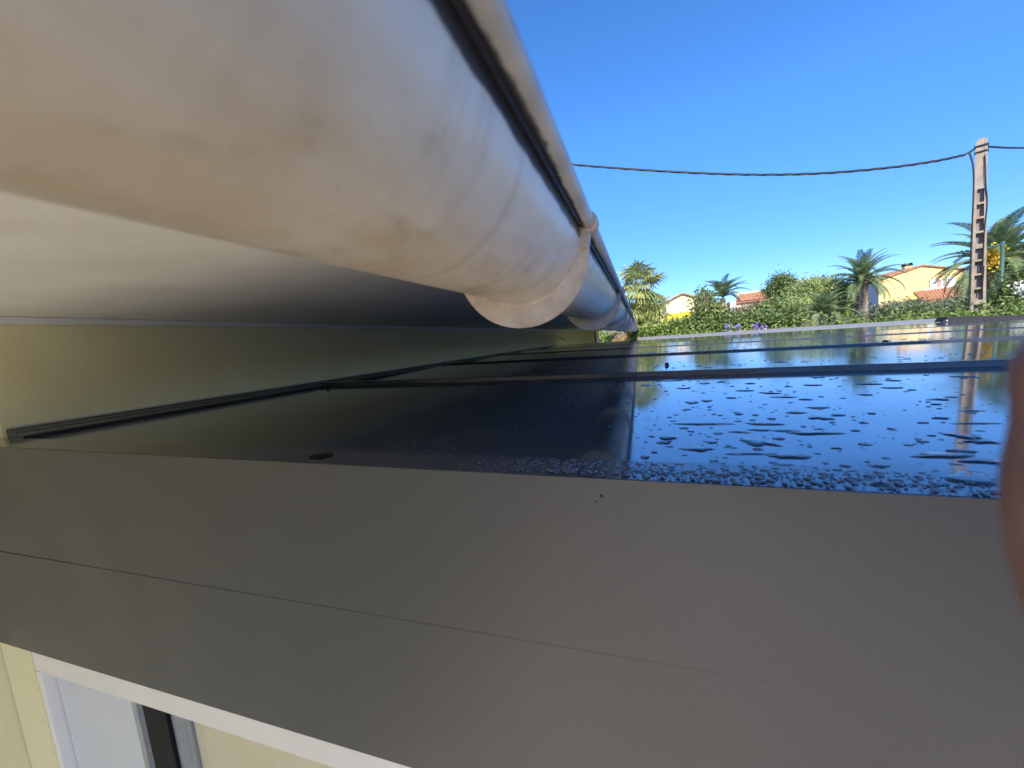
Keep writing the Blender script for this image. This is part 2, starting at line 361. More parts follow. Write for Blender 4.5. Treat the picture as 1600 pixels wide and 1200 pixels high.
# ------------------------------------------------------------------ veranda roof
K = .038; H0 = .1370
def rz(x): return -H0 - K * x
RX0, RX1 = WX + .003, 4.3; FX0 = NX + .003
YF, YL = .36, .413                                   # face of the side fascia, back edge of its cap
RIBS = [1.25, 2.25, 3.3, 4.35]; YE = 6.0
ver = thing('veranda', 'anthracite aluminium veranda roof, wet with rain, built against the yellow house wall', 'veranda', (1, 2.4, GZ))
edges = [YL] + RIBS + [YE]
for i in range(len(edges)-1):
    f_, b_ = ((0, 0), (-.005, .007), (-.008, .010), (-.011, .013), (-.015, .017))[i]      # the far sheets are pulled slightly up between their ribs
    MB().prism_x([(edges[i]+.001, -H0-.032), (edges[i+1]-.001, -H0-.032), (edges[i+1]-.001, -H0+b_), (edges[i]+.001, -H0+f_)], RX0, RX1, K).build('roof_panel', m_panel, ver)
for y in RIBS:
    rb = MB().prism_x([(y-.016, -H0+.0005), (y+.016, -H0+.0005), (y+.014, -H0+.0135), (y+.011, -H0+.015), (y-.011, -H0+.015), (y-.014, -H0+.0135)], RX0+.03, RX1-.02, K).build('rib', m_rib, ver)
    MB().tube([(WX+.055, y, rz(WX)+.015), (WX+.055, y, rz(WX)+.021)], [.007, .005], 10).build('end_cap', m_dark, rb)
# side fascia: cap, upper board, shadow gap, lower beam
MB().prism_x([(YF+.0022, -H0-.003), (YL, -H0-.003), (YL, -H0+.0022), (YF+.0022, -H0+.0006)], FX0, RX1, K).build('cap', m_wetcap, ver)
zs, zb = -.3205, -.522
MB().hexa([(FX0, YF, zs+.0018+.012*1.2), (RX1, YF, zs-.0050-.012*3.4), (RX1, YF+.05, zs-.0050-.012*3.4), (FX0, YF+.05, zs+.0018+.012*1.2),
           (FX0, YF, rz(FX0)+.0002), (RX1, YF, rz(RX1)+.0002), (RX1, YF+.002, rz(RX1)+.0002), (FX0, YF+.002, rz(FX0)+.0002)]).build('upper_fascia', m_cap, ver)
MB().hexa([(FX0, YF+.0003, zb), (RX1, YF+.0003, zb-.012), (RX1, YF+.05, zb-.012), (FX0, YF+.05, zb),
           (FX0, YF+.0003, zs-.0003+.012*1.2), (RX1, YF+.0003, zs-.0003-.012*3.4), (RX1, YF+.05, zs-.0003-.012*3.4), (FX0, YF+.05, zs-.0003+.012*1.2)]).build('lower_beam', m_cap, ver)
# wall flashing with a folded double edge
fz = rz(WX)
MB().prism_y([(WX+.001, fz+.001), (WX+.062, fz-.001), (WX+.066, fz+.004), (WX+.054, fz+.007), (WX+.038, fz+.007), (WX+.034, fz+.012), (WX+.016, fz+.013), (WX+.011, fz+.018), (WX+.001, fz+.019)], YL+.004, YE).build('wall_flashing', m_flash, ver)
MB().tube([(WX+.004, .418, fz+.0205), (WX+.004, YE, fz+.0205)], .0025, 6).build('sealant_bead', mat('grey_sealant', (.55, .53, .48), (.62, .6, .54), .5, 60.), house)
# far edge: a level trim standing over the sloping sheet, and the taller gutter end at the right
YT = YE + 1.2
pa = at(1000, 527, YT); pb = at(1464, 497.5, YT); pc = at(1468, 508, YE-.03); pd = at(1468, 496, YE-.01); pe = at(1600, 492.5, YE-.01)
xa, xb = -.04, pc[0]
def ztop(x): return pa[2] + (pb[2]-pa[2]) * (x-pa[0]) / (pb[0]-pa[0])
MB().hexa([(xa, YE+.001, rz(xa)-.03), (xb+.3, YE+.001, rz(xb+.3)-.03), (pb[0]+.2, YT, rz(pb[0])-.10), (xa, YT, rz(xa)-.06),
           (xa, YE+.001, rz(xa)+.019), (xb+.3, YE+.001, rz(xb+.3)+.019), (pb[0]+.2, YT, ztop(pb[0]+.2)), (xa, YT, ztop(xa))]).build('end_trim', mat('pale_end_trim', (.20, .19, .18), (.24, .23, .22), .6, 30.), ver)
MB().box(RX0, xa-.002, YE+.001, YE+.06, rz(xa)-.03, rz(xa)+.052-.035).build('end_edge', m_rib, ver)
zt0, zt1 = pd[2], pe[2]; sl_ = (zt1-zt0)/(pe[0]-pd[0])
gb = MB().hexa([(xb, YE-.05, rz(xb)+.001), (RX1, YE-.05, rz(RX1)+.001), (RX1, YE+.14, rz(RX1)-.06), (xb, YE+.14, rz(xb)-.06),
           (xb+.075, YE-.03, zt0), (RX1, YE-.03, zt0+sl_*(RX1-xb)), (RX1, YE+.14, zt0+sl_*(RX1-xb)), (xb+.075, YE+.14, zt0)]).build('end_box', mat('shade_dark_end_box', (.022, .022, .028), (.028, .028, .034), .7, 30., spec=.15), ver)  # colour darkened so that the face looks shaded
q = Vector((xb+.055, YE-.042, rz(xb)+.032))
MB().tube([q, q + Vector((0, -.012, 0))], .010, 10).build('screw', m_alu, gb)
for x_, z_, r_ in ((-.045, -.152, .0022), (-.050, -.158, .0014), (-.3, -.21, .0007)):
    MB().tube([(x_, YF-.0006, z_), (x_, YF+.002, z_)], [r_*.6, r_], 9).build('dirt_speck', m_debris, ver)
# glazed front and posts that carry the roof
for x, y in ((RX1-.1, .44), (RX1-.1, YE-.1)):
    MB().box(x-.05, x+.05, y-.03, y+.05, GZ, rz(x)-.06).build('post', m_cap, ver)
MB().box(RX1-.16, RX1-.04, YF+.06, YE-.06, rz(RX1)-.26, rz(RX1)-.05).build('front_beam', m_cap, ver)
# white sliding window under the lower beam
wx0, wt = -1.240, -.523
MB().box(NX+.002, wx0-.001, .366, .412, GZ, -.5235).build('return', m_plaster, house)
WY = .366
win = MB()
win.box(wx0, RX1-.2, WY, WY+.07, wt-.050, wt-.0035)            # head
win.box(wx0, wx0+.016, WY, WY+.07, GZ, wt-.052)                # jamb
window = win.build('side_window', m_pvc_w, ver, bevel=.002)
MB().box(wx0+.018, wx0+.290, WY+.020, WY+.06, GZ+.1, wt-.053).build('fixed_panel', mat('shade_greyed_panel', (.62, .64, .66), (.66, .68, .70), .4, 10.), window)  # white panel, greyed in its colour for the shade of the reveal
MB().box(wx0+.292, wx0+.307, WY+.012, WY+.06, GZ+.1, wt-.053).build('rail', m_alu, window)
MB().box(wx0+.309, wx0+.328, WY+.022, WY+.06, GZ+.1, wt-.053).build('rail', m_pvc_w, window)
MB().box(wx0+.330, wx0+.395, WY+.010, WY+.06, GZ+.1, wt-.053).build('gasket', m_dark, window)
MB().box(wx0+.397, wx0+.405, WY+.016, WY+.06, GZ+.1, wt-.053).build('rail', m_alu, window)
MB().box(wx0+.030, RX1-.2, WY, WY+.07, GZ, GZ+.098).build('sill', m_pvc_w, window)
gm = bpy.data.materials.new('clear_glass'); gm.use_nodes = True; gt = gm.node_tree
gl = gt.nodes.new('ShaderNodeBsdfGlossy'); gl.inputs[1].default_value = .02; tr = gt.nodes.new('ShaderNodeBsdfTransparent'); fr = gt.nodes.new('ShaderNodeFresnel'); mx = gt.nodes.new('ShaderNodeMixShader')
mx.inputs[0].default_value = .12; gt.links.new(tr.outputs[0], mx.inputs[1]); gt.links.new(gl.outputs[0], mx.inputs[2]); gt.links.new(mx.outputs[0], gt.nodes['Material Output'].inputs[0])
MB().box(wx0+.41, RX1-.22, WY+.040, WY+.044, GZ+.1, wt-.053).build('added_blind', mat('added_beige_blind', (.78, .70, .46), (.82, .74, .50), .8, 20.), window)  # added behind the glass to give the pane its bright beige look
MB().box(wx0+.407, RX1-.2, WY+.030, WY+.034, GZ+.1, wt-.053).build('pane', gm, window)

# ------------------------------------------------------------------ rain on the roof
def onroof(px, py):                                   # the point of the roof sheet seen at a pixel of the photo
    r = ray(px, py); t = -H0 / (r[2] + K * r[0]); return r * t
def drop(b, x, y, a, c, ht, rot, seg, rings, wob, lift=0):
    ph = rng.uniform(0, 6.28, 3); am = rng.uniform(-1, 1, 5) * wob; p4 = rng.uniform(0, 6.28, 2)
    o = len(b.v); ca, sa = math.cos(rot), math.sin(rot)
    z0 = rz(x) + lift
    for j in range(rings):
        t = 1 - j / rings
        hh = ht * math.sqrt(max(0, 1 - t**2.4))
        for i in range(seg):
            th = 6.28318 * i / seg
            rr = 1 + am[0]*math.sin(th+ph[0]) + am[1]*math.sin(2*th+ph[1]) + am[2]*math.sin(3*th+ph[2]) + am[3]*.8*math.sin(4*th+p4[0]) + am[4]*.7*math.sin(6*th+p4[1])
            u = a*t*rr*math.cos(th); v = c*t*rr*math.sin(th) + wob * c * .8 * math.sin(u/a*2.2 + ph[1])
            X = x + u*ca - v*sa; Yq = y + u*sa + v*ca
            b.v.append((X, Yq, z0 - K*(X-x) + hh - (.0002 if j == 0 else 0)))
    b.v.append((x, y + wob*c*.8*math.sin(ph[1]), z0 + ht))
    for j in range(rings-1):
        for i in range(seg):
            b.f.append((o+j*seg+i, o+j*seg+(i+1) % seg, o+(j+1)*seg+(i+1) % seg, o+(j+1)*seg+i))
    e = o + rings*seg; j = rings-1
    for i in range(seg): b.f.append((o+j*seg+i, o+j*seg+(i+1) % seg, e))
big = [(240,592,120,24),(500,565,150,45),(640,622,200,26),(470,612,230,10),(1250,618,290,26),(1420,642,170,26),(1345,538,120,34),(1430,562,170,16),(1385,718,240,58),
 (720,525,220,18),(500,512,110,8),(280,487,210,9),(520,487,170,10),(540,358,90,7),(1060,305,70,9),(950,320,130,6),(1060,336,110,5),(720,325,80,7),(130,305,100,9),
 (215,397,60,15),(275,390,50,9),(750,462,100,24),(745,420,90,9),(820,450,60,9),(650,440,100,8),(1256,463,70,9),(605,375,90,5),(440,348,80,6),(690,385,60,5),
 (820,588,50,9),(120,545,70,26),(100,565,60,12),(300,565,40,10),(415,521,70,8),(1250,385,100,7),(1400,485,240,6),(1340,600,130,16),(20,627,40,16),(600,660,110,16),
 (710,668,70,15),(1000,663,80,16),(975,737,70,22),(325,652,60,15),(295,718,60,14),(855,662,50,13),(25,325,50,9),(940,365,70,6),(1350,290,120,5),(1230,405,50,6),
 (930,482,36,8),(1045,507,36,9),(965,443,40,7),(480,450,30,6),(412,446,36,8),(550,465,46,7),(380,378,46,6),(460,318,50,6),(340,312,40,6),(740,292,60,7),(1385,432,110,5),
 (180,338,60,6),(580,548,50,12),(490,592,40,12),(1390,560,60,10),(1215,535,40,7),(1180,482,50,7),(1300,375,60,4),(600,515,120,7),(270,318,50,7),(60,605,26,10),(370,578,26,8)]
rain = []
for cx, cy, ww, hh in big:
    px, py = 1000 + cx/2.6667, 480 + cy/2.6667; hw, hv = ww/5.333, hh/5.333
    c0 = onroof(px, py); l = onroof(px-hw, py); r_ = onroof(px+hw, py); tp = onroof(px, py-hv); bt = onroof(px, py+hv)
    a = .5*np.hypot(*(r_-l)[:2]); c = .5*abs(tp[1]-bt[1])*.8; rot = math.atan2((r_-l)[1], (r_-l)[0])
    lift = .002 if c0[1] < YL else 0
    b = MB(); drop(b, c0[0], c0[1], a, c, min(.0017, .28*c+.0003), rot, 32, 5, .24 if ww > 60 else .15, lift)
    b.build('water_drop', m_water, ver, True); rain.append((c0[0], c0[1], max(a, c)))
small = MB(); beads = MB()
def scatter(n, xr, yr, rr, el, dens=None, lift=0., seg=8, rings=3, apart=False, hk=.42, into=None):
    k = 0; P = np.zeros((n+1, 3))
    for _ in range(n * 14):
        if k >= n: break
        x = rng.uniform(*xr); y = rng.uniform(*yr)
        if dens is not None and rng.random() > dens(x, y): continue
        if any(abs(x-q[0]) < q[2] and abs(y-q[1]) < q[2]*.6 for q in rain): continue
        if any(abs(y-q) < .02 for q in RIBS): continue
        r = rr[0] + (rr[1]-rr[0]) * rng.random()**2.5
        e = 1 + rng.random()**2 * el
        if apart:
            if k and np.any(np.hypot(P[:k, 0]-x, (P[:k, 1]-y)) < (P[:k, 2] + r*e)*.95): continue
            P[k] = (x, y, r*e)
        drop(into or small, x, y, r*e, r, r*hk if r < .005 else .0021, rng.normal(0, .25), seg, rings, .08, lift); k += 1
# beads crowding the cap (denser towards the right), drops on the first panel, then the farther panels
scatter(170, (-.10, .42), (YF+.005, YL-.004), (.0020, .0038), .8, None, .0018, 10, 4, True, .42, beads)
scatter(800, (-.14, .42), (YF+.004, YL-.002), (.0009, .0022), .5, None, .0018, 8, 3, True, .42, beads)
scatter(230, (-.24, -.10), (YF+.004, YL-.002), (.0005, .0018), .5, lambda x, y: (x+.24)*5, .0018)
scatter(620, (-.05, .85), (YL+.006, 1.22), (.0007, .0040), 1.6)
scatter(260, (-.05, .60), (YL+.006, .75), (.0006, .0028), 1.2)
scatter(130, (-.30, -.02), (YL+.006, .9), (.0005, .0020), .8)
scatter(420, (-.40, -.16), (YL+.004, .56), (.0004, .0012), .3, lambda x, y: math.exp(-((x+.27+(.5-y)*.6)/.05)**2), seg=6, rings=2)
scatter(420, (-.60, .05), (.95, 1.2), (.0006, .0024), .6, lambda x, y: .4)
scatter(500, (-.5, 1.6), (1.28, 2.0), (.0015, .0060), 2.2)
scatter(320, (-.5, .1), (1.28, 1.5), (.001, .0030), .6)
scatter(380, (-.2, 2.2), (2.07, 2.8), (.002, .008), 2.5)
scatter(260, (0, 2.4), (2.86, 4.5), (.003, .010), 2.5)
stuff(small.build('rain_beads', m_water, ver, True))
m_bd = mat('rain_bead_on_coat', (.17, .185, .21), (.20, .215, .24), .02, 5., metal=.6)
stuff(beads.build('cap_beads', m_bd, ver, True))
# bits lying on the sheet
def debris(px, py, L, W, label, name, cat, m=m_debris, th=.004, lift=.0):
    c0 = onroof(px, py); b = MB(); drop(b, c0[0], c0[1], L, W, th, rng.uniform(-.2, .4), 14, 4, .10, .0005 + lift)
    o = b.build(name, m, None, True); return tag(o, label, cat)
debris(502, 715, .0155, .0090, 'small dark wet leaf lying on the front cap of the veranda roof', 'leaf', 'leaf', lift=.0022, th=.0016)
debris(1042, 571, .009, .006, 'dark seed resting beside the nearest rib of the wet roof', 'seed', 'seed', th=.011)
debris(1383, 537, .016, .010, 'dark seed before the second rib at the right of the wet roof', 'seed', 'seed', th=.018)

# ------------------------------------------------------------------ the photographer's hand at the lens
def camw(px, py, d): return Vector(R @ (np.array([px - 800., py - 600., F]) * d / F))
hm = bpy.data.meshes.new('person')
hv, he, hr = [], [], []
def node(px, py, d, r, prev=None):
    hv.append(camw(px, py, d)); hr.append(r); i = len(hv) - 1
    if prev is not None: he.append((prev, i))
    return i
D = .045
palm = node(2080, 1520, .062, .023)
pj = palm
for cx, cy, cz, r in ((.158, .135, .045, .024), (.172, .205, -.04, .031), (.170, .285, -.15, .039)):    # wrist and forearm, back towards the person
    hv.append(Vector(R @ np.array([cx, cy, cz]))); hr.append(r); he.append((pj, len(hv)-1)); pj = len(hv)-1
mk0 = node(1985, 1410, .056, .0155, palm); kn = node(1900, 1300, .050, .0125, mk0)
chain = [(1850, 1160, .0080), (1790, 1040, .0080), (1750, 960, .0080), (1727, 880, .0080), (1716, 780, .0083), (1719, 700, .0076), (1721, 650, .0070), (1716, 590, .0076), (1720, 545, .0068), (1728, 512, .0050)]
p_ = kn
for px, py, r in chain: p_ = node(px, py, D, r, p_)
for j, (dx, dy, dd) in enumerate(((160, -10, .010), (320, 40, .020), (470, 130, .030))):
    mk = node(2020 + dx*.7, 1400 + dy, .056 + dd*.7, .0150, palm); kk = node(1960 + dx, 1290 + dy, .050 + dd, .0118, mk); p_ = kk
    for t, r in ((.35, .0095), (.6, .0088), (.85, .0089), (1.15, .0080), (1.35, .0062)):
        p_ = node(1960 + dx - 150*t, 1290 + dy - (560 - 90*j)*t, .050 + dd - .004*t, r, p_)
th = node(1900, 1560, .045, .013, palm)
p_ = th
for px, py, d, r in ((1960, 1500, .037, .0105), (1900, 1420, .032, .0100), (1880, 1340, .030, .0098), (1882, 1270, .029, .0072)): p_ = node(px, py, d, r, p_)
hm.from_pydata([tuple(v) for v in hv], he, [])
hand = obj('person', hm, m_skin)
sk = hand.modifiers.new('skin', 'SKIN'); sk.use_smooth_shade = True; sk.branch_smoothing = .4
for i, sv in enumerate(hm.skin_vertices[0].data): sv.radius = (hr[i], hr[i]); sv.use_root = (i == 0)
ss = hand.modifiers.new('sub', 'SUBSURF'); ss.levels = ss.render_levels = 2
tag(hand, 'blurred fingertip of the person holding the camera, at the right edge', 'person')

# ------------------------------------------------------------------ utility pole, cables and lamp posts
PD = 8.6
pt, pbm = at(1534, 219, PD), at(1527.5, 478, PD)
PX, PY = pt[0], PD
pole = thing('utility_pole', 'tall beige concrete ladder-web utility pole with stepped openings behind the hedge', 'utility pole', (PX, PY, GZ))
pole.rotation_euler.z = -math.atan2(PX, PY); pole.scale = (.52, .52, 1)
def on_pole(x, y, z): return Vector((PX, PY, 0)) + Matrix.Rotation(-math.atan2(PX, PY), 3, 'Z') @ Vector(((x-PX)*.52, (y-PY)*.52, z))
def pw(z): return .115 + (pt[2] - z) * .0155              # half width at a height
zt = pt[2]
for s in (-1, 1):
    b = MB(); w0, w1 = pw(GZ), pw(zt)
    fl = .070
    xs0 = sorted((s*w0, s*(w0-fl))); xs1 = sorted((s*w1, s*(w1-fl*.75)))
    b.hexa([(PX+xs0[0], PY-.14, GZ), (PX+xs0[1], PY-.14, GZ), (PX+xs0[1], PY+.14, GZ), (PX+xs0[0], PY+.14, GZ),
            (PX+xs1[0], PY-.10, zt), (PX+xs1[1], PY-.10, zt), (PX+xs1[1], PY+.10, zt), (PX+xs1[0], PY+.10, zt)])
    b.build('flange', m_conc, pole)
b = MB(); b.box(PX-pw(zt)+.05, PX+pw(zt)-.05, PY-.095, PY+.095, zt-.75, zt+.02); b.build('pole_head', m_conc, pole)
z = zt - .75; k = 0
wz0, wz1 = GZ, zt - .75
b = MB(); b.hexa([(PX-pw(wz0)+.06, PY-.0, wz0), (PX+pw(wz0)-.06, PY-.0, wz0), (PX+pw(wz0)-.06, PY+.05, wz0), (PX-pw(wz0)+.06, PY+.05, wz0),
                  (PX-pw(wz1)+.05, PY-.0, wz1), (PX+pw(wz1)-.05, PY-.0, wz1), (PX+pw(wz1)-.05, PY+.05, wz1), (PX-pw(wz1)+.05, PY+.05, wz1)]); b.build('web', mat('shaded_web_concrete', (.20, .17, .16), (.27, .23, .21), .95, 6.), pole)  # web coloured darker than the flanges for the shade of its recess
while z - .25 > GZ:
    z -= .225; k += 1
    th_ = .03 if k % 4 else .07
    MB().box(PX-pw(z)+.055, PX+pw(z)-.055, PY-.115, PY-.002, z-th_/2, z+th_/2).build('step', m_conc, pole)
MB().tube([(PX-.14, PY-.12, zt-.09), (PX+.14, PY-.12, zt-.09), (PX+.14, PY+.12, zt-.09), (PX-.14, PY+.12, zt-.09), (PX-.14, PY-.12, zt-.09)], .012, 6).build('band', m_cable, pole)
MB().tube([(PX-.14, PY-.12, zt-.18), (PX+.14, PY-.12, zt-.18), (PX+.14, PY+.12, zt-.18), (PX-.14, PY+.12, zt-.18), (PX-.14, PY-.12, zt-.18)], .010, 6).build('band', m_cable, pole)
ck = Vector((PX-.24, PY-.08, zt-.14)); ckw = on_pole(PX-.34, PY-.10, zt-.16)
MB().tube([(PX-.12, PY-.08, zt-.11), ck, ck + Vector((-.10, -.02, -.02))], .016, 6).build('cable_clamp', m_cable, pole)
def wavy(pts, r, n=60, amp=.0):
    pts = [Vector(p) for p in pts]; out = []
    for i in range(n+1):
        u = i/n*(len(pts)-1); a = min(int(u), len(pts)-2); f = u - a
        p0, p1, p2, p3 = pts[max(a-1, 0)], pts[a], pts[a+1], pts[min(a+2, len(pts)-1)]
        out.append(.5*((2*p1) + (p2-p0)*f + (2*p0-5*p1+4*p2-p3)*f*f + (3*p1-p0-3*p2+p3)*f**3))
    return out
# twisted service cable: strands wound round one another
cp = [ckw]
for px, py, Yq in ((1460, 252, 8.55), (1380, 263, 8.5), (1280, 271, 8.4), (1180, 273, 8.3), (1080, 270, 8.2), (980, 264, 8.1), (893, 257, 8.0), (820, 249, 7.9)): cp.append(Vector(at(px, py, Yq)))
cp.append(Vector((-3.2, 7.6, 3.4))); cp.append(Vector((-4.2, 7.5, 1.6)))
cl = wavy(cp, 0, 260)
cb = MB()
for s in range(3):
    pts = []
    for i, p in enumerate(cl):
        a = i * .30 + s * 2.094
        pts.append(p + Vector((0, math.cos(a) * .010, math.sin(a) * .010)))
    cb.tube(pts, .0115, 5)
tag(cb.build('power_cable', m_cable, None, True), 'black twisted overhead cable sagging from the pole towards the house', 'cable')
rc = wavy([on_pole(PX+.14, PY, zt-.13), Vector(at(1600, 231, 10.0)), Vector(at(1680, 228, 13))], 0, 60)
tag(MB().tube(rc, .016, 5).build('power_cable', m_cable, None, True), 'thin black overhead cable running right from the pole head', 'cable')
dn = [ck, (PX-.155, PY-.10, zt-.4), (PX-pw(1.6)-.012, PY-.10, 1.6), (PX-pw(0)-.02, PY-.10, .6), (PX-pw(-1)-.03, PY-.12, -1), (PX-pw(GZ)-.03, PY-.13, GZ)]
MB().tube(wavy(dn, 0, 40), .022, 6).build('down_cable', m_cable, pole, True)
dn = [(PX+.07, PY-.12, zt-.25), (PX+.10, PY-.13, zt-.7), (PX+.135, PY-.12, zt-1.0), (PX+.09, PY-.125, zt-1.5), (PX+.07, PY-.13, zt-2.4), (PX+.10, PY-.13, .5)]
MB().tube(wavy(dn, 0, 40), .012, 6).build('down_cable', m_cable, pole, True)

g0, g1 = at(1567, 377, 11.5), at(1562, 475, 11.5)
lp = thing('lamp_post', 'slim dark green steel lamp post with short side arm right of the pole', 'lamp post', (g0[0], 11.5, GZ))
MB().tube([(g0[0]-.03, 11.5, GZ), (g0[0], 11.5, g0[2])], [.042, .034], 10).build('post', m_green, lp, True)
MB().tube([(g0[0], 11.5, g0[2]-.06), (g0[0]-.30, 11.5, g0[2]-.10)], .025, 6).build('arm', m_green, lp)
s0 = at(1037.5, 466, 15)
sp = thing('street_lamp', 'thin brown street lamp in front of the pale house and palm', 'street lamp', (s0[0], 15, GZ))
MB().tube([(s0[0], 15, GZ), (s0[0], 15, s0[2])], [.07, .05], 8).build('post', m_steel, sp, True)
MB().hexa([(s0[0]-.10, 14.9, s0[2]-.02), (s0[0]+.22, 14.9, s0[2]+.0), (s0[0]+.22, 15.1, s0[2]+.0), (s0[0]-.10, 15.1, s0[2]-.02),
           (s0[0]-.08, 14.93, s0[2]+.06), (s0[0]+.18, 14.93, s0[2]+.05), (s0[0]+.18, 15.07, s0[2]+.05), (s0[0]-.08, 15.07, s0[2]+.06)]).build('lamp_head', m_steel, sp)

# ------------------------------------------------------------------ houses across the road
def tiled_slope(parent, c00, c10, c11, c01, n, m=m_tile):
    """roof slope: eave c00-c10, top c01-c11; n rounded tile rows run from eave to top"""
    c = [Vector(q) for q in (c00, c10, c11, c01)]; nm = (c[1]-c[0]).cross(c[3]-c[0]).normalized()
    b = MB(); seg = 4
    for k in range(n):
        for j in range(seg):
            u0, u1 = (k + j/seg)/n, (k + (j+1)/seg)/n
            wid = (c[1]-c[0]).length/n
            h0, h1 = [abs(math.sin(math.pi*q)) * wid*.38 for q in (j/seg, (j+1)/seg)]
            p = [c[0].lerp(c[1], u0) + nm*h0, c[0].lerp(c[1], u1) + nm*h1, c[3].lerp(c[2], u1) + nm*h1, c[3].lerp(c[2], u0) + nm*h0]
            b.add(p, [(0, 1, 2, 3)])
    b.add([c[0]-nm*.02, c[1]-nm*.02, c[2]-nm*.02, c[3]-nm*.02, c[0]-nm*.16, c[1]-nm*.16, c[2]-nm*.16, c[3]-nm*.16],
          [(0, 1, 2, 3), (4, 7, 6, 5), (0, 4, 5, 1), (1, 5, 6, 2), (2, 6, 7, 3), (3, 7, 4, 0)])
    return b.build('roof', m, parent)
def gable(parent, xl, xr, xa_, zl, zr, za, yf, yb, m, mside=None, ov=.35, ntile=0):
    b = MB(); prof = [(xl, GZ), (xr, GZ), (xr, zr), (xa_, za), (xl, zl)]
    b.prism_y(prof, yf, yb); wl = b.build('wall', m, parent)
    t = .14
    for (x0, z0, x1, z1) in ((xl, zl, xa_, za), (xa_, za, xr, zr)):
        s = (z1-z0)/(x1-x0)
        a0 = x0 - (ov if x0 == xl else 0); a1 = x1 + (ov if x1 == xr else 0)
        q0, q1 = z0 + s*(a0-x0), z1 + s*(a1-x1)
        MB().hexa([(a0, yf-.2, q0+.004), (a1, yf-.2, q1+.004), (a1, yb+.2, q1+.004), (a0, yb+.2, q0+.004), (a0, yf-.2, q0+t), (a1, yf-.2, q1+t), (a1, yb+.2, q1+t), (a0, yb+.2, q0+t)]).build('roof', m_tile, parent)
    return wl
FY = 58.
eL, ap, eR = at(1373, 438, FY), at(1440, 415.5, FY), at(1506, 421, FY)
yh = thing('yellow_house', 'yellow gabled two-storey house with white shutters and chimney between two palms', 'house', (ap[0], FY, GZ))
gable(yh, eL[0], eR[0], ap[0], eL[2], eR[2], ap[2], FY, FY+11, m_hy)
MB().box(eL[0]-.02, eL[0]-.004, FY+.0, FY+10.9, GZ, eL[2]-.05).build('side_wall_shade', m_hshade, yh)  # thin grey skin: the shade of the yellow side wall, put into its colour
c0 = at(1417, 425, FY+3); c1 = at(1417, 412, FY+3)
ch = MB().box(c0[0]-.33, c0[0]+.33, FY+2.7, FY+3.3, c0[2]-.6, c1[2]-.28).build('chimney', m_hy, yh)
MB().box(c0[0]-.42, c0[0]+.42, FY+2.6, FY+3.4, c1[2]-.27, c1[2]-.16).build('chimney_cap', m_dark, ch)
for s in (-.3, .3): MB().box(c0[0]+s-.06, c0[0]+s+.06, FY+2.65, FY+3.35, c1[2]-.155, c1[2]+.03).build('chimney_pot', m_dark, ch)
w0, w1 = at(1461, 436.5, FY), at(1480, 448.5, FY)
fy = FY - .05
wn = MB()
zt_, zb_ = w0[2], w1[2]; xl, xr = w0[0], w1[0]
for q in ((xl, xl+.10), (xr-.10, xr), ((xl+xr)/2-.06, (xl+xr)/2+.06)): wn.box(q[0], q[1], fy-.05, fy+.045, zb_, zt_)
wn.box(xl+.1, xr-.1, fy-.045, fy+.04, zb_, zb_+.1); wn.box(xl+.1, xr-.1, fy-.045, fy+.04, zt_-.1, zt_)
wo_ = wn.build('window', m_white, yh)
MB().box(xl+.1, xr-.1, fy+.0, fy+.03, zb_+.1, zt_-.1).build('pane', m_curtain, wo_)
MB().box(xl-1.1, xr+.1, fy-.12, fy+.045, zb_-.16, zb_-.01).build('sill', m_white, wo_)
for (pl, pr, lab) in ((1452, 1460.6, 0), (1481, 1492, 1)):
    a_, c_ = at(pl, 440, FY), at(pr, 440, FY)
    sh = MB().box(a_[0], c_[0], fy-.08, fy-.03, zb_-.02, zt_+.05).build('shutter', m_shut, yh)
    nsl = 9
    for i in range(nsl):
        zz = zb_ + .08 + (zt_-zb_-.1) * i/nsl
        MB().box(a_[0]+.06, c_[0]-.06, fy-.105, fy-.081, zz, zz+.06).build('slat', m_shut, sh)
pp = at(1506, 436, FY); MB().box(eR[0]-.10, eR[0]+.0, FY-.12, FY-.005, GZ, eR[2]-.1).build('downpipe', m_tile, yh)
# lower tiled annex before it
a0, a1, b0_, b1_ = at(1427, 456.5, FY-1), at(1568, 441, FY-1), at(1441, 471, FY-5), at(1580, 462, FY-5)
an = thing('annex', 'low annex with terracotta tiled roof in front of the yellow house', 'building', ((a0[0]+a1[0])/2, FY-3, GZ))
tiled_slope(an, (b0_[0], FY-5, b0_[2]), (b1_[0], FY-5, b0_[2]-.05), (a1[0], FY-1, a0[2]+.15), (a0[0], FY-1, a0[2]), 26)
MB().box(b0_[0]+.2, b1_[0]-.2, FY-4.7, FY-1, GZ, b0_[2]-.1).build('wall', m_hy, an)
# pale house at the left
LY = 42.
q0, q1, q2 = at(1021, 483, LY), at(1066, 459.5, LY), at(1108, 470, LY)
lh = thing('pale_house', 'pale cream gabled house behind the street lamp and fan palm', 'house', (q1[0], LY, GZ))
gable(lh, q0[0], q2[0], q1[0], q0[2], q2[2], q1[2], LY, LY+9, m_hc, ov=.25)
y0_, y1_ = at(1034, 494, 30), at(1092, 494, 30)
yw = MB().box(y0_[0], y1_[0], 30, 30.25, GZ, y0_[2]+.1).build('garden_wall', m_yellow)
tag(yw, 'bright yellow garden wall below the pale house behind the shrubs', 'wall')
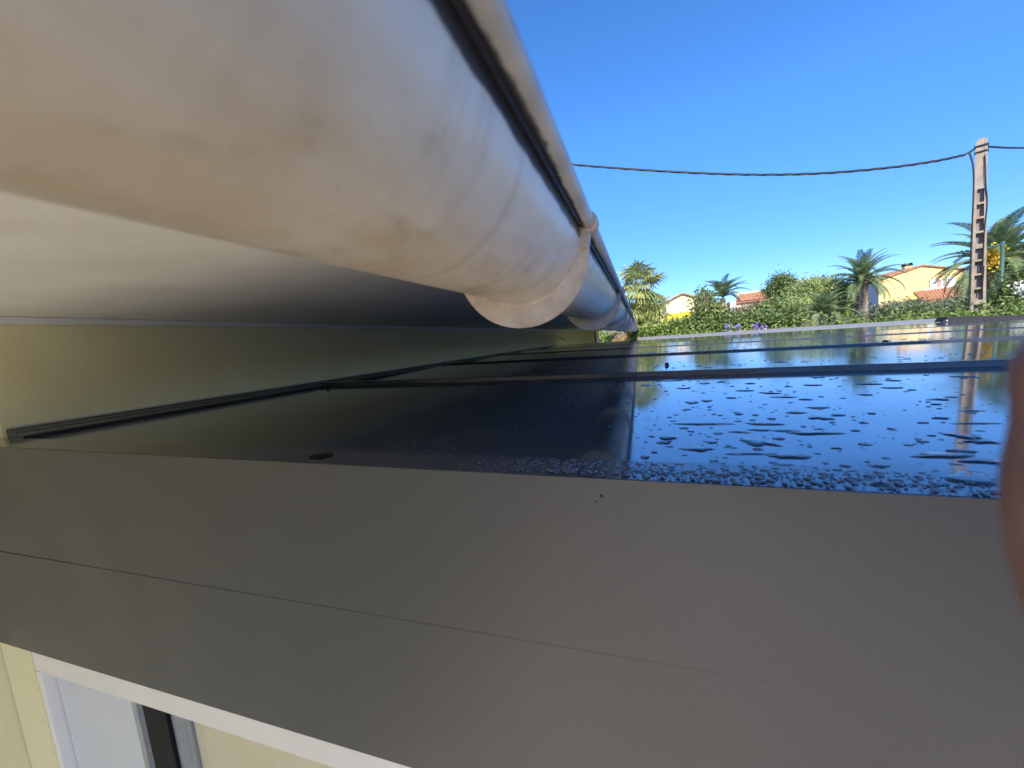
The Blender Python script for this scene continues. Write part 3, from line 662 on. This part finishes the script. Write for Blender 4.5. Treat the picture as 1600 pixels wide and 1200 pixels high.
# house with orange roof in the middle
MY = 44.
r0, r1, r2, r3 = at(1150, 472, MY), at(1204, 468.5, MY), at(1204, 458.5, MY+4), at(1154, 461.5, MY+4)
mh = thing('orange_roofed_house', 'pale house with an orange tiled roof behind the small date palm', 'house', ((r0[0]+r1[0])/2, MY, GZ))
tiled_slope(mh, (r0[0]-.1, MY, r0[2]), (r1[0]+1.2, MY, r0[2]), (r2[0]+1.2, MY+4, r3[2]+.12), (r3[0], MY+4, r3[2]+.05), 24)
MB().box(r0[0], r1[0]+1, MY+.25, MY+8, GZ, r0[2]-.12).build('wall', m_hp, mh)
MB().box(r3[0]-.1, r2[0]+1.2, MY+4.05, MY+4.3, r3[2]-.3, r3[2]+.28).build('parapet', m_hc, mh)
s1 = at(1141, 472, MY-1); s2 = at(1149, 472, MY-1)
MB().box(s1[0], s2[0]+.05, MY-1, MY+6, GZ, r0[2]+.05).build('side_block', m_hshade, mh)  # grey colour carries the shade of this narrow wall
z1_ = at(1144, 482, MY-1); z2_ = at(1144, 494, MY-1)
f_ = MB().box(s1[0]+.1, s1[0]+.34, MY-1.05, MY-.99, z2_[2], z1_[2]+.2).build('window', m_white, mh)
MB().box(s1[0]+.13, s1[0]+.31, MY-1.06, MY-1.052, z2_[2]+.05, z1_[2]+.15).build('pane', m_pane, f_)
s3 = at(1112, 468, MY-2); s4 = at(1141, 468, MY-2)
MB().box(s3[0], s4[0]-.02, MY-.5, MY+4, GZ, at(1130, 474, MY)[2]).build('low_wing', m_hc, mh)
z3 = at(1128, 489.5, MY-.5); z4 = at(1136, 495, MY-.5)
f_ = MB().box(z3[0], z4[0], MY-.56, MY-.49, z4[2], z3[2]).build('window', m_white, mh)
MB().box(z3[0]+.05, z4[0]-.05, MY-.57, MY-.562, z4[2]+.05, z3[2]-.05).build('pane', m_pane, f_)

# ------------------------------------------------------------------ vegetation
def quads(name, C, N_, U, L, W):
    """leaf-shaped faces: centres C, normals N_, long axis U, half length L, half width W"""
    n = len(C); V_ = np.cross(N_, U); V_ /= np.linalg.norm(V_, axis=1)[:, None] + 1e-9
    P = np.stack([C - U*L[:, None], C + V_*W[:, None] - U*L[:, None]*.1, C + U*L[:, None], C - V_*W[:, None] - U*L[:, None]*.1], 1).reshape(-1, 3)
    me = bpy.data.meshes.new(name); me.vertices.add(4*n); me.vertices.foreach_set('co', P.astype(np.float32).ravel())
    me.loops.add(4*n); me.loops.foreach_set('vertex_index', np.arange(4*n, dtype=np.int32))
    me.polygons.add(n); me.polygons.foreach_set('loop_start', np.arange(0, 4*n, 4, dtype=np.int32)); me.polygons.foreach_set('loop_total', np.full(n, 4, dtype=np.int32))
    me.update(); me.validate(); return me
def rdir(n, up=0.):
    v = rng.normal(size=(n, 3)); v[:, 2] += up; return v / np.linalg.norm(v, axis=1)[:, None]
def blob_cloud(blobs, n, ls, clump=.18, per=24, asp=.45, up=.4):
    """leaves gathered in clumps over the outer part of several ellipsoids (x, y, z, rx, ry, rz)"""
    vol = np.array([(b[3]*b[4]*b[5])**.67 for b in blobs]); vol /= vol.sum(); out = []
    for b, q in zip(blobs, vol):
        m = max(4, int(n*q/per)); d = rdir(m); rr = (.45 + .62*rng.random(m))[:, None]
        c = np.array(b[:3]) + d * rr * np.array(b[3:6])
        sp = rng.uniform(.5, 1.3, m)[:, None, None] * clump
        p = c[:, None, :] + rng.normal(size=(m, per, 3)) * sp * np.array([1, 1, .75]); out.append(p.reshape(-1, 3))
    C = np.concatenate(out); k = len(C)
    N_ = rdir(k, up); U = rdir(k); U -= N_ * (U*N_).sum(1)[:, None]; U /= np.linalg.norm(U, axis=1)[:, None] + 1e-9
    L = ls * rng.uniform(.6, 1.3, k); return quads('foliage', C, N_, U, L, L*asp)
def shrub(name, label, cat, blobs, n, ls, m, clump=.18, asp=.45, trunk=True, group=None, per=24):
    x, y = np.mean([b[0] for b in blobs]), np.mean([b[1] for b in blobs])
    t = thing(name, label, cat, (x, y, GZ), group)
    f = obj('crown', blob_cloud(blobs, n, ls, clump, per, asp), m, t); stuff(f)
    if trunk:
        b = MB()
        for bl in blobs:
            p0 = (x + (bl[0]-x)*.3, y + (bl[1]-y)*.3, GZ); b.tube([p0, (x+(bl[0]-x)*.6, y+(bl[1]-y)*.6, (GZ+bl[2])*.5), bl[:3]], [.09, .07, .03], 6)
        b.build('trunk', m_bark, t, True)
    return t
def B(px, py, Y, rpx, rpy, ry=None):
    c = at(px, py, Y); k = Y/F*.82; return (c[0], c[1], c[2], rpx*k, ry if ry else rpx*k*.8, rpy*k)

# vine hedge along the boundary
hb = []
for i in range(48):
    px = 1002 + i*14.5; Yq = 8.1 + .2*math.sin(i*1.7)
    c = at(px, 500, Yq); top = (at(px, hor(px) + (1 + (px-1000)*.022), Yq))[2] + .05*math.sin(i*2.3) + rng.uniform(-.05, .05)
    hb.append((c[0], Yq, top - .36, .28, .35, .36))
    hb.append((c[0]+.05, Yq+.05, top - 1.05, .3, .4, .5))
hd = thing('hedge', 'long sunlit vine hedge in bright yellow-green leaf behind the veranda roof', 'hedge', (3, 8.1, GZ))
stuff(obj('foliage', blob_cloud(hb, 66000, .027, .075, 20, .55, .5), l_hedge, hd))
b = MB()
for i in range(24):
    x = -.3 + i*.36; b.tube([(x, 8.15, GZ), (x+.05, 8.1, -1.4), (x-.04, 8.1, -.5)], [.03, .025, .015], 5)
b.build('stems', m_bark, hd)
for px, py in ((1136, 512), (1153, 510.5), (1180, 509), (1192, 509.5)):
    c = at(px, py, 7.75); n = 16
    C = c + rng.normal(size=(n, 3))*.028; N_ = rdir(n, .5); U = np.cross(N_, rdir(n)); U /= np.linalg.norm(U, axis=1)[:, None]
    obj('flower', quads('flower', C, N_, U, np.full(n, .022), np.full(n, .018)), l_flower, hd)

shrub('tall_shrub', 'tall leafy green shrub rising above the hedge beside the small date palm', 'shrub',
      [B(1106, 494, 8.7, 27, 26), B(1120, 505, 8.6, 28, 20), B(1098, 470, 8.8, 13, 18), B(1092, 508, 8.5, 22, 16)], 9000, .035, l_bush, .07, .5)
tw = MB()
for px, py, q in ((1089, 452, 470), (1100, 448, 468), (1094, 459, 475), (1104, 458, 474)):
    tw.tube([at(px+2, q+10, 8), at(px+1, (py+q)/2, 8), at(px, py, 8)], [.008, .006, .004], 5)
k_ = thing('climbing_stem', 'thin bare climbing stems sticking up from the tall shrub', 'plant', tuple(at(1095, 470, 8)))
tw.build('stem', m_bark, k_)
C = np.concatenate([np.array(at(px, py, 8)) + rng.normal(size=(5, 3))*.022 for px, py in ((1089, 452), (1088, 458), (1100, 448), (1099, 455), (1104, 460), (1094, 461))])
n = len(C); N_ = rdir(n); U = np.cross(N_, rdir(n)); U /= np.linalg.norm(U, axis=1)[:, None]
stuff(obj('leaves', quads('leaves', C, N_, U, np.full(n, .025), np.full(n, .016)), l_bush, k_))
shrub('leafy_shrub', 'mid green leafy shrub just behind the violet flowers', 'shrub', [B(1150, 503, 8.6, 20, 11), B(1178, 501, 8.7, 20, 11), B(1205, 499, 8.8, 20, 11), B(1235, 497, 8.9, 20, 11)], 6500, .034, l_bush, .07, .5)
shrub('yellow_green_shrub', 'yellow-green shrub in front of the yellow garden wall by the lamp', 'shrub', [B(1050, 512, 8.6, 22, 12), B(1025, 518, 8.4, 22, 14), B(1068, 505, 8.8, 12, 10)], 3600, .036, l_hedge, .07, .5)
shrub('pine_tree', 'round-crowned pine tree rising behind the pale green bush', 'pine tree', [B(1222, 447, 24, 20, 16), B(1208, 455, 24, 14, 11), B(1238, 458, 24, 14, 10), B(1222, 436, 24, 9, 7), B(1220, 475, 24, 16, 9)], 8000, .085, l_pine, .17, .25)
shrub('pale_bush', 'large airy pale green bush left of the date palm', 'bush', [B(1262, 462, 17, 26, 24), B(1300, 460, 17.5, 24, 24), B(1240, 482, 16.5, 24, 16), B(1282, 446, 18, 18, 12), B(1316, 480, 17, 18, 20)], 16000, .06, l_lime, .16, .3)
shrub('brown_shrub', 'sparse reddish-brown shrub before the orange-roofed house', 'shrub', [B(1168, 487, 16, 22, 9), B(1176, 480, 16, 12, 6)], 2200, .05, l_red, .10, .3)
shrub('dark_shrub', 'dark green shrub under the pine tree', 'shrub', [B(1200, 486, 15, 16, 12), B(1215, 478, 15, 9, 8)], 3000, .055, l_bush, .11, .4)
shrub('olive_shrub', 'rounded grey-green shrub in front of the yellow house', 'shrub', [B(1398, 490, 12, 24, 15), B(1424, 487, 12, 22, 14), B(1375, 493, 12, 12, 12)], 9000, .045, l_olive, .09, .3)
shrub('olive_shrub', 'darker grey-green shrub below the tiled annex left of the pole', 'shrub', [B(1462, 486, 12.5, 24, 11), B(1495, 481, 12.5, 22, 11), B(1515, 482, 12.5, 12, 11)], 9000, .045, l_olive, .09, .3)
shrub('oleander', 'white-flowered oleander at the right edge behind the lamp post', 'shrub', [B(1590, 455, 11, 18, 18), B(1605, 440, 11, 16, 20), B(1570, 466, 11, 12, 10)], 6000, .045, l_bush, .10, .3)
C = np.concatenate([np.array(at(px, py, 10.3)) + rng.normal(size=(12, 3))*.05 for px, py in ((1592, 446), (1597, 452), (1588, 455), (1600, 444), (1596, 460))])
n = len(C); N_ = rdir(n); U = np.cross(N_, rdir(n)); U /= np.linalg.norm(U, axis=1)[:, None]
ol = [q for q in bpy.data.objects if q.name.startswith('oleander')][0]
stuff(obj('blossom', quads('blossom', C, N_, U, np.full(n, .028), np.full(n, .024)), l_whitef, ol))
shrub('far_tree', 'olive-brown tree crown behind the big date palm at the right edge', 'tree', [B(1590, 405, 26, 26, 22), B(1610, 420, 26, 24, 30), B(1578, 430, 26, 20, 18)], 9000, .10, l_olive, .2, .35)

# palms
def frond_mesh(L, el, droop, nl=34, ll=.36, lw=.012, vee=.5, twist=.0):
    """feather frond along +x: stalk curving up then over, leaflets on both sides"""
    C, b = [], MB(); N = 14; pts = []
    for i in range(N+1):
        u = i/N; a = el - droop*u**1.5
        if i == 0: p = Vector((0, 0, 0))
        else: p = pts[-1] + Vector((math.cos(a), 0, math.sin(a))) * (L/N)
        pts.append(p)
    b.tube(pts, [.022*(1-.85*i/N) for i in range(N+1)], 5)
    for i in range(nl):
        u = .12 + .88*i/(nl-1); k = u*N; a = min(int(k), N-1); p = pts[a].lerp(pts[a+1], k-a); t = (pts[a+1]-pts[a]).normalized()
        nrm = Vector((0, 1, 0)).cross(t)*-1
        l = ll * (.45 + .55*math.sin(math.pi*min(1, u*.95+.12))) * random.uniform(.85, 1.1)
        for s in (-1, 1):
            d = (t*(.55+.5*u) + Vector((0, s, 0))*(1-.35*u) + nrm*(vee*(1-u*.4)) + Vector((0, 0, -.15*u))).normalized()
            e = p + d*l + Vector((0, 0, -.18*l)); m_ = p + d*l*.5
            wv = t*lw*1.3
            b.add([p-wv*.6, m_-wv, e, m_+wv, p+wv*.6], [(0, 1, 2, 3, 4)])
    return b.mesh('frond')
def trunk(parent, p0, p1, r0, r1, rough=.12, m=m_trunk, n=26):
    p0, p1 = Vector(p0), Vector(p1); pts, rad = [], []
    for i in range(n+1):
        u = i/n; pts.append(p0.lerp(p1, u)); rad.append((r0 + (r1-r0)*u) * (1 + rough*(1 if i % 2 else -.4) * random.uniform(.5, 1.2)))
    MB().tube(pts, rad, 10).build('trunk', m, parent)
def date_palm(name, label, px, py, Y, L, n, r=.2, up=(75, -25), nl=34, lw=.02, m=l_date, ll=.4, group=None, base=None):
    c = Vector(at(px, py, Y)); t = thing(name, label, 'palm tree', (c.x, c.y, GZ), group)
    trunk(t, (c.x, c.y, GZ), c + Vector((0, 0, -.05)), r*1.05, r)
    h = c - Vector((c.x, c.y, GZ))
    var = []
    for e in np.linspace(up[0], up[1], 6): var.append(frond_mesh(L*random.uniform(.9, 1.05), math.radians(e), math.radians(60 + max(0, 50 - abs(e))*.5), nl, ll, lw))
    for i in range(n):
        v = min(5, int(i/n*6)); part('frond', var[v], m, t, h + Vector((0, 0, random.uniform(-.05, .1))), (0, 0, i*2.39996 + random.uniform(-.2, .2)), random.uniform(.85, 1.1))
    return t, c
date_palm('date_palm', 'date palm with thick trunk in front of the yellow house', 1347, 440, 16.5, 1.18, 46, .15, (80, -8), 36, .010, ll=.26)
date_palm('date_palm', 'small date palm with upright fronds beside the orange-roofed house', 1129, 464, 18, 1.05, 30, .10, (82, 20), 30, .011, ll=.26)
date_palm('date_palm', 'young trunkless date palm spreading among the pale green bush', 1286, 490, 14, .85, 26, .10, (80, 10), 30, .009, ll=.24)
bp_, bc = date_palm('date_palm', 'big date palm with orange date clusters behind the utility pole', 1555, 412, 17, 1.85, 46, .20, (78, -18), 48, .014, ll=.42)
for px, py in ((1551, 398), (1556, 404), (1549, 408), (1559, 396), (1545, 402)):
    c = at(px, py, 16.2); n = 70
    C = c + rng.normal(size=(n, 3))*np.array([.09, .09, .14]); N_ = rdir(n); U = np.cross(N_, rdir(n)); U /= np.linalg.norm(U, axis=1)[:, None]
    stuff(obj('date_cluster', quads('date_cluster', C, N_, U, np.full(n, .045), np.full(n, .03)), l_dates, bp_))
# fan palms
def fan_mesh(Lp, rf, el, droop, seg=26):
    b = MB(); pts = []
    for i in range(7):
        u = i/6; a = el - droop*.4*u
        pts.append(Vector((0, 0, 0)) if i == 0 else pts[-1] + Vector((math.cos(a), 0, math.sin(a)))*Lp/6)
    b.tube(pts, [.018*(1-.5*i/6) for i in range(7)], 5)
    a = el - droop*.5; ax = Vector((math.cos(a), 0, math.sin(a))); nz = Vector((-math.sin(a), 0, math.cos(a))); h = pts[-1]
    for i in range(seg):
        g = math.radians(-125 + 250*i/(seg-1)); d = ax*math.cos(g) + Vector((0, 1, 0))*math.sin(g); w_ = Vector((0, 1, 0))*math.cos(g) - ax*math.sin(g)
        l = rf*(.72 + .28*math.cos(g*.7))*random.uniform(.9, 1.08); hw = rf*.052
        m_ = h + d*l*.55 + nz*(.02 if i % 2 else -.02)
        e = h + d*l + Vector((0, 0, -l*random.uniform(.15, .45)))
        b.add([h, m_-w_*hw, e, m_+w_*hw], [(0, 1, 2, 3)])
    return b.mesh('frond')
def fan_palm(name, label, px, py, Y, Lp, rf, n, r, up=(80, -60), m=l_fan, skirt=0):
    c = Vector(at(px, py, Y)); t = thing(name, label, 'palm tree', (c.x, c.y, GZ)); trunk(t, (c.x, c.y, GZ), c, r*1.1, r)
    h = c - Vector((c.x, c.y, GZ)); var = [fan_mesh(Lp, rf, math.radians(e), math.radians(70)) for e in np.linspace(up[0], up[1], 6)]
    for i in range(n):
        part('frond', var[min(5, int(i/n*6))], m, t, h + Vector((0, 0, random.uniform(-.1, .1))), (random.uniform(-.15, .15), 0, i*2.39996 + random.uniform(-.2, .2)), random.uniform(.8, 1.1))
    dv = fan_mesh(Lp*.8, rf, math.radians(-70), math.radians(30)) if skirt else None
    for i in range(skirt): part('dry_frond', dv, l_dry, t, h + Vector((0, 0, -.2 - .9*i/skirt)), (0, 0, i*2.39996), random.uniform(.7, 1))
    return t
fan_palm('fan_palm', 'sunlit yellow-green fan palm just past the end of the gutter', 1000, 457, 11.5, .48, .56, 26, .13, (85, -45), skirt=6)
fan_palm('fan_palm', 'low drooping fan palm under the street lamp beside the pale house', 1012, 505, 10.5, .35, .5, 20, .12, (70, -50), skirt=4)
fan_palm('fan_palm', 'fan palm with dry brown skirt at the right edge behind the lamp post', 1585, 420, 20, .7, .8, 30, .2, (80, -40), m=l_olive, skirt=30)
fan_palm('fan_palm', 'stout palm stump with orange-brown boots beyond the far end of the house wall', 969, 521, 15.5, .3, .4, 10, .24, (70, -30), m=l_dry, skirt=10)
shrub('yellow_shrub', 'yellow-green shrub beyond the far end of the house wall', 'shrub', [B(985, 530, 16, 16, 16), B(955, 528, 16.5, 16, 14), B(930, 526, 17, 18, 14), B(1004, 522, 15.5, 14, 14)], 4200, .06, l_hedge, .11, .5)
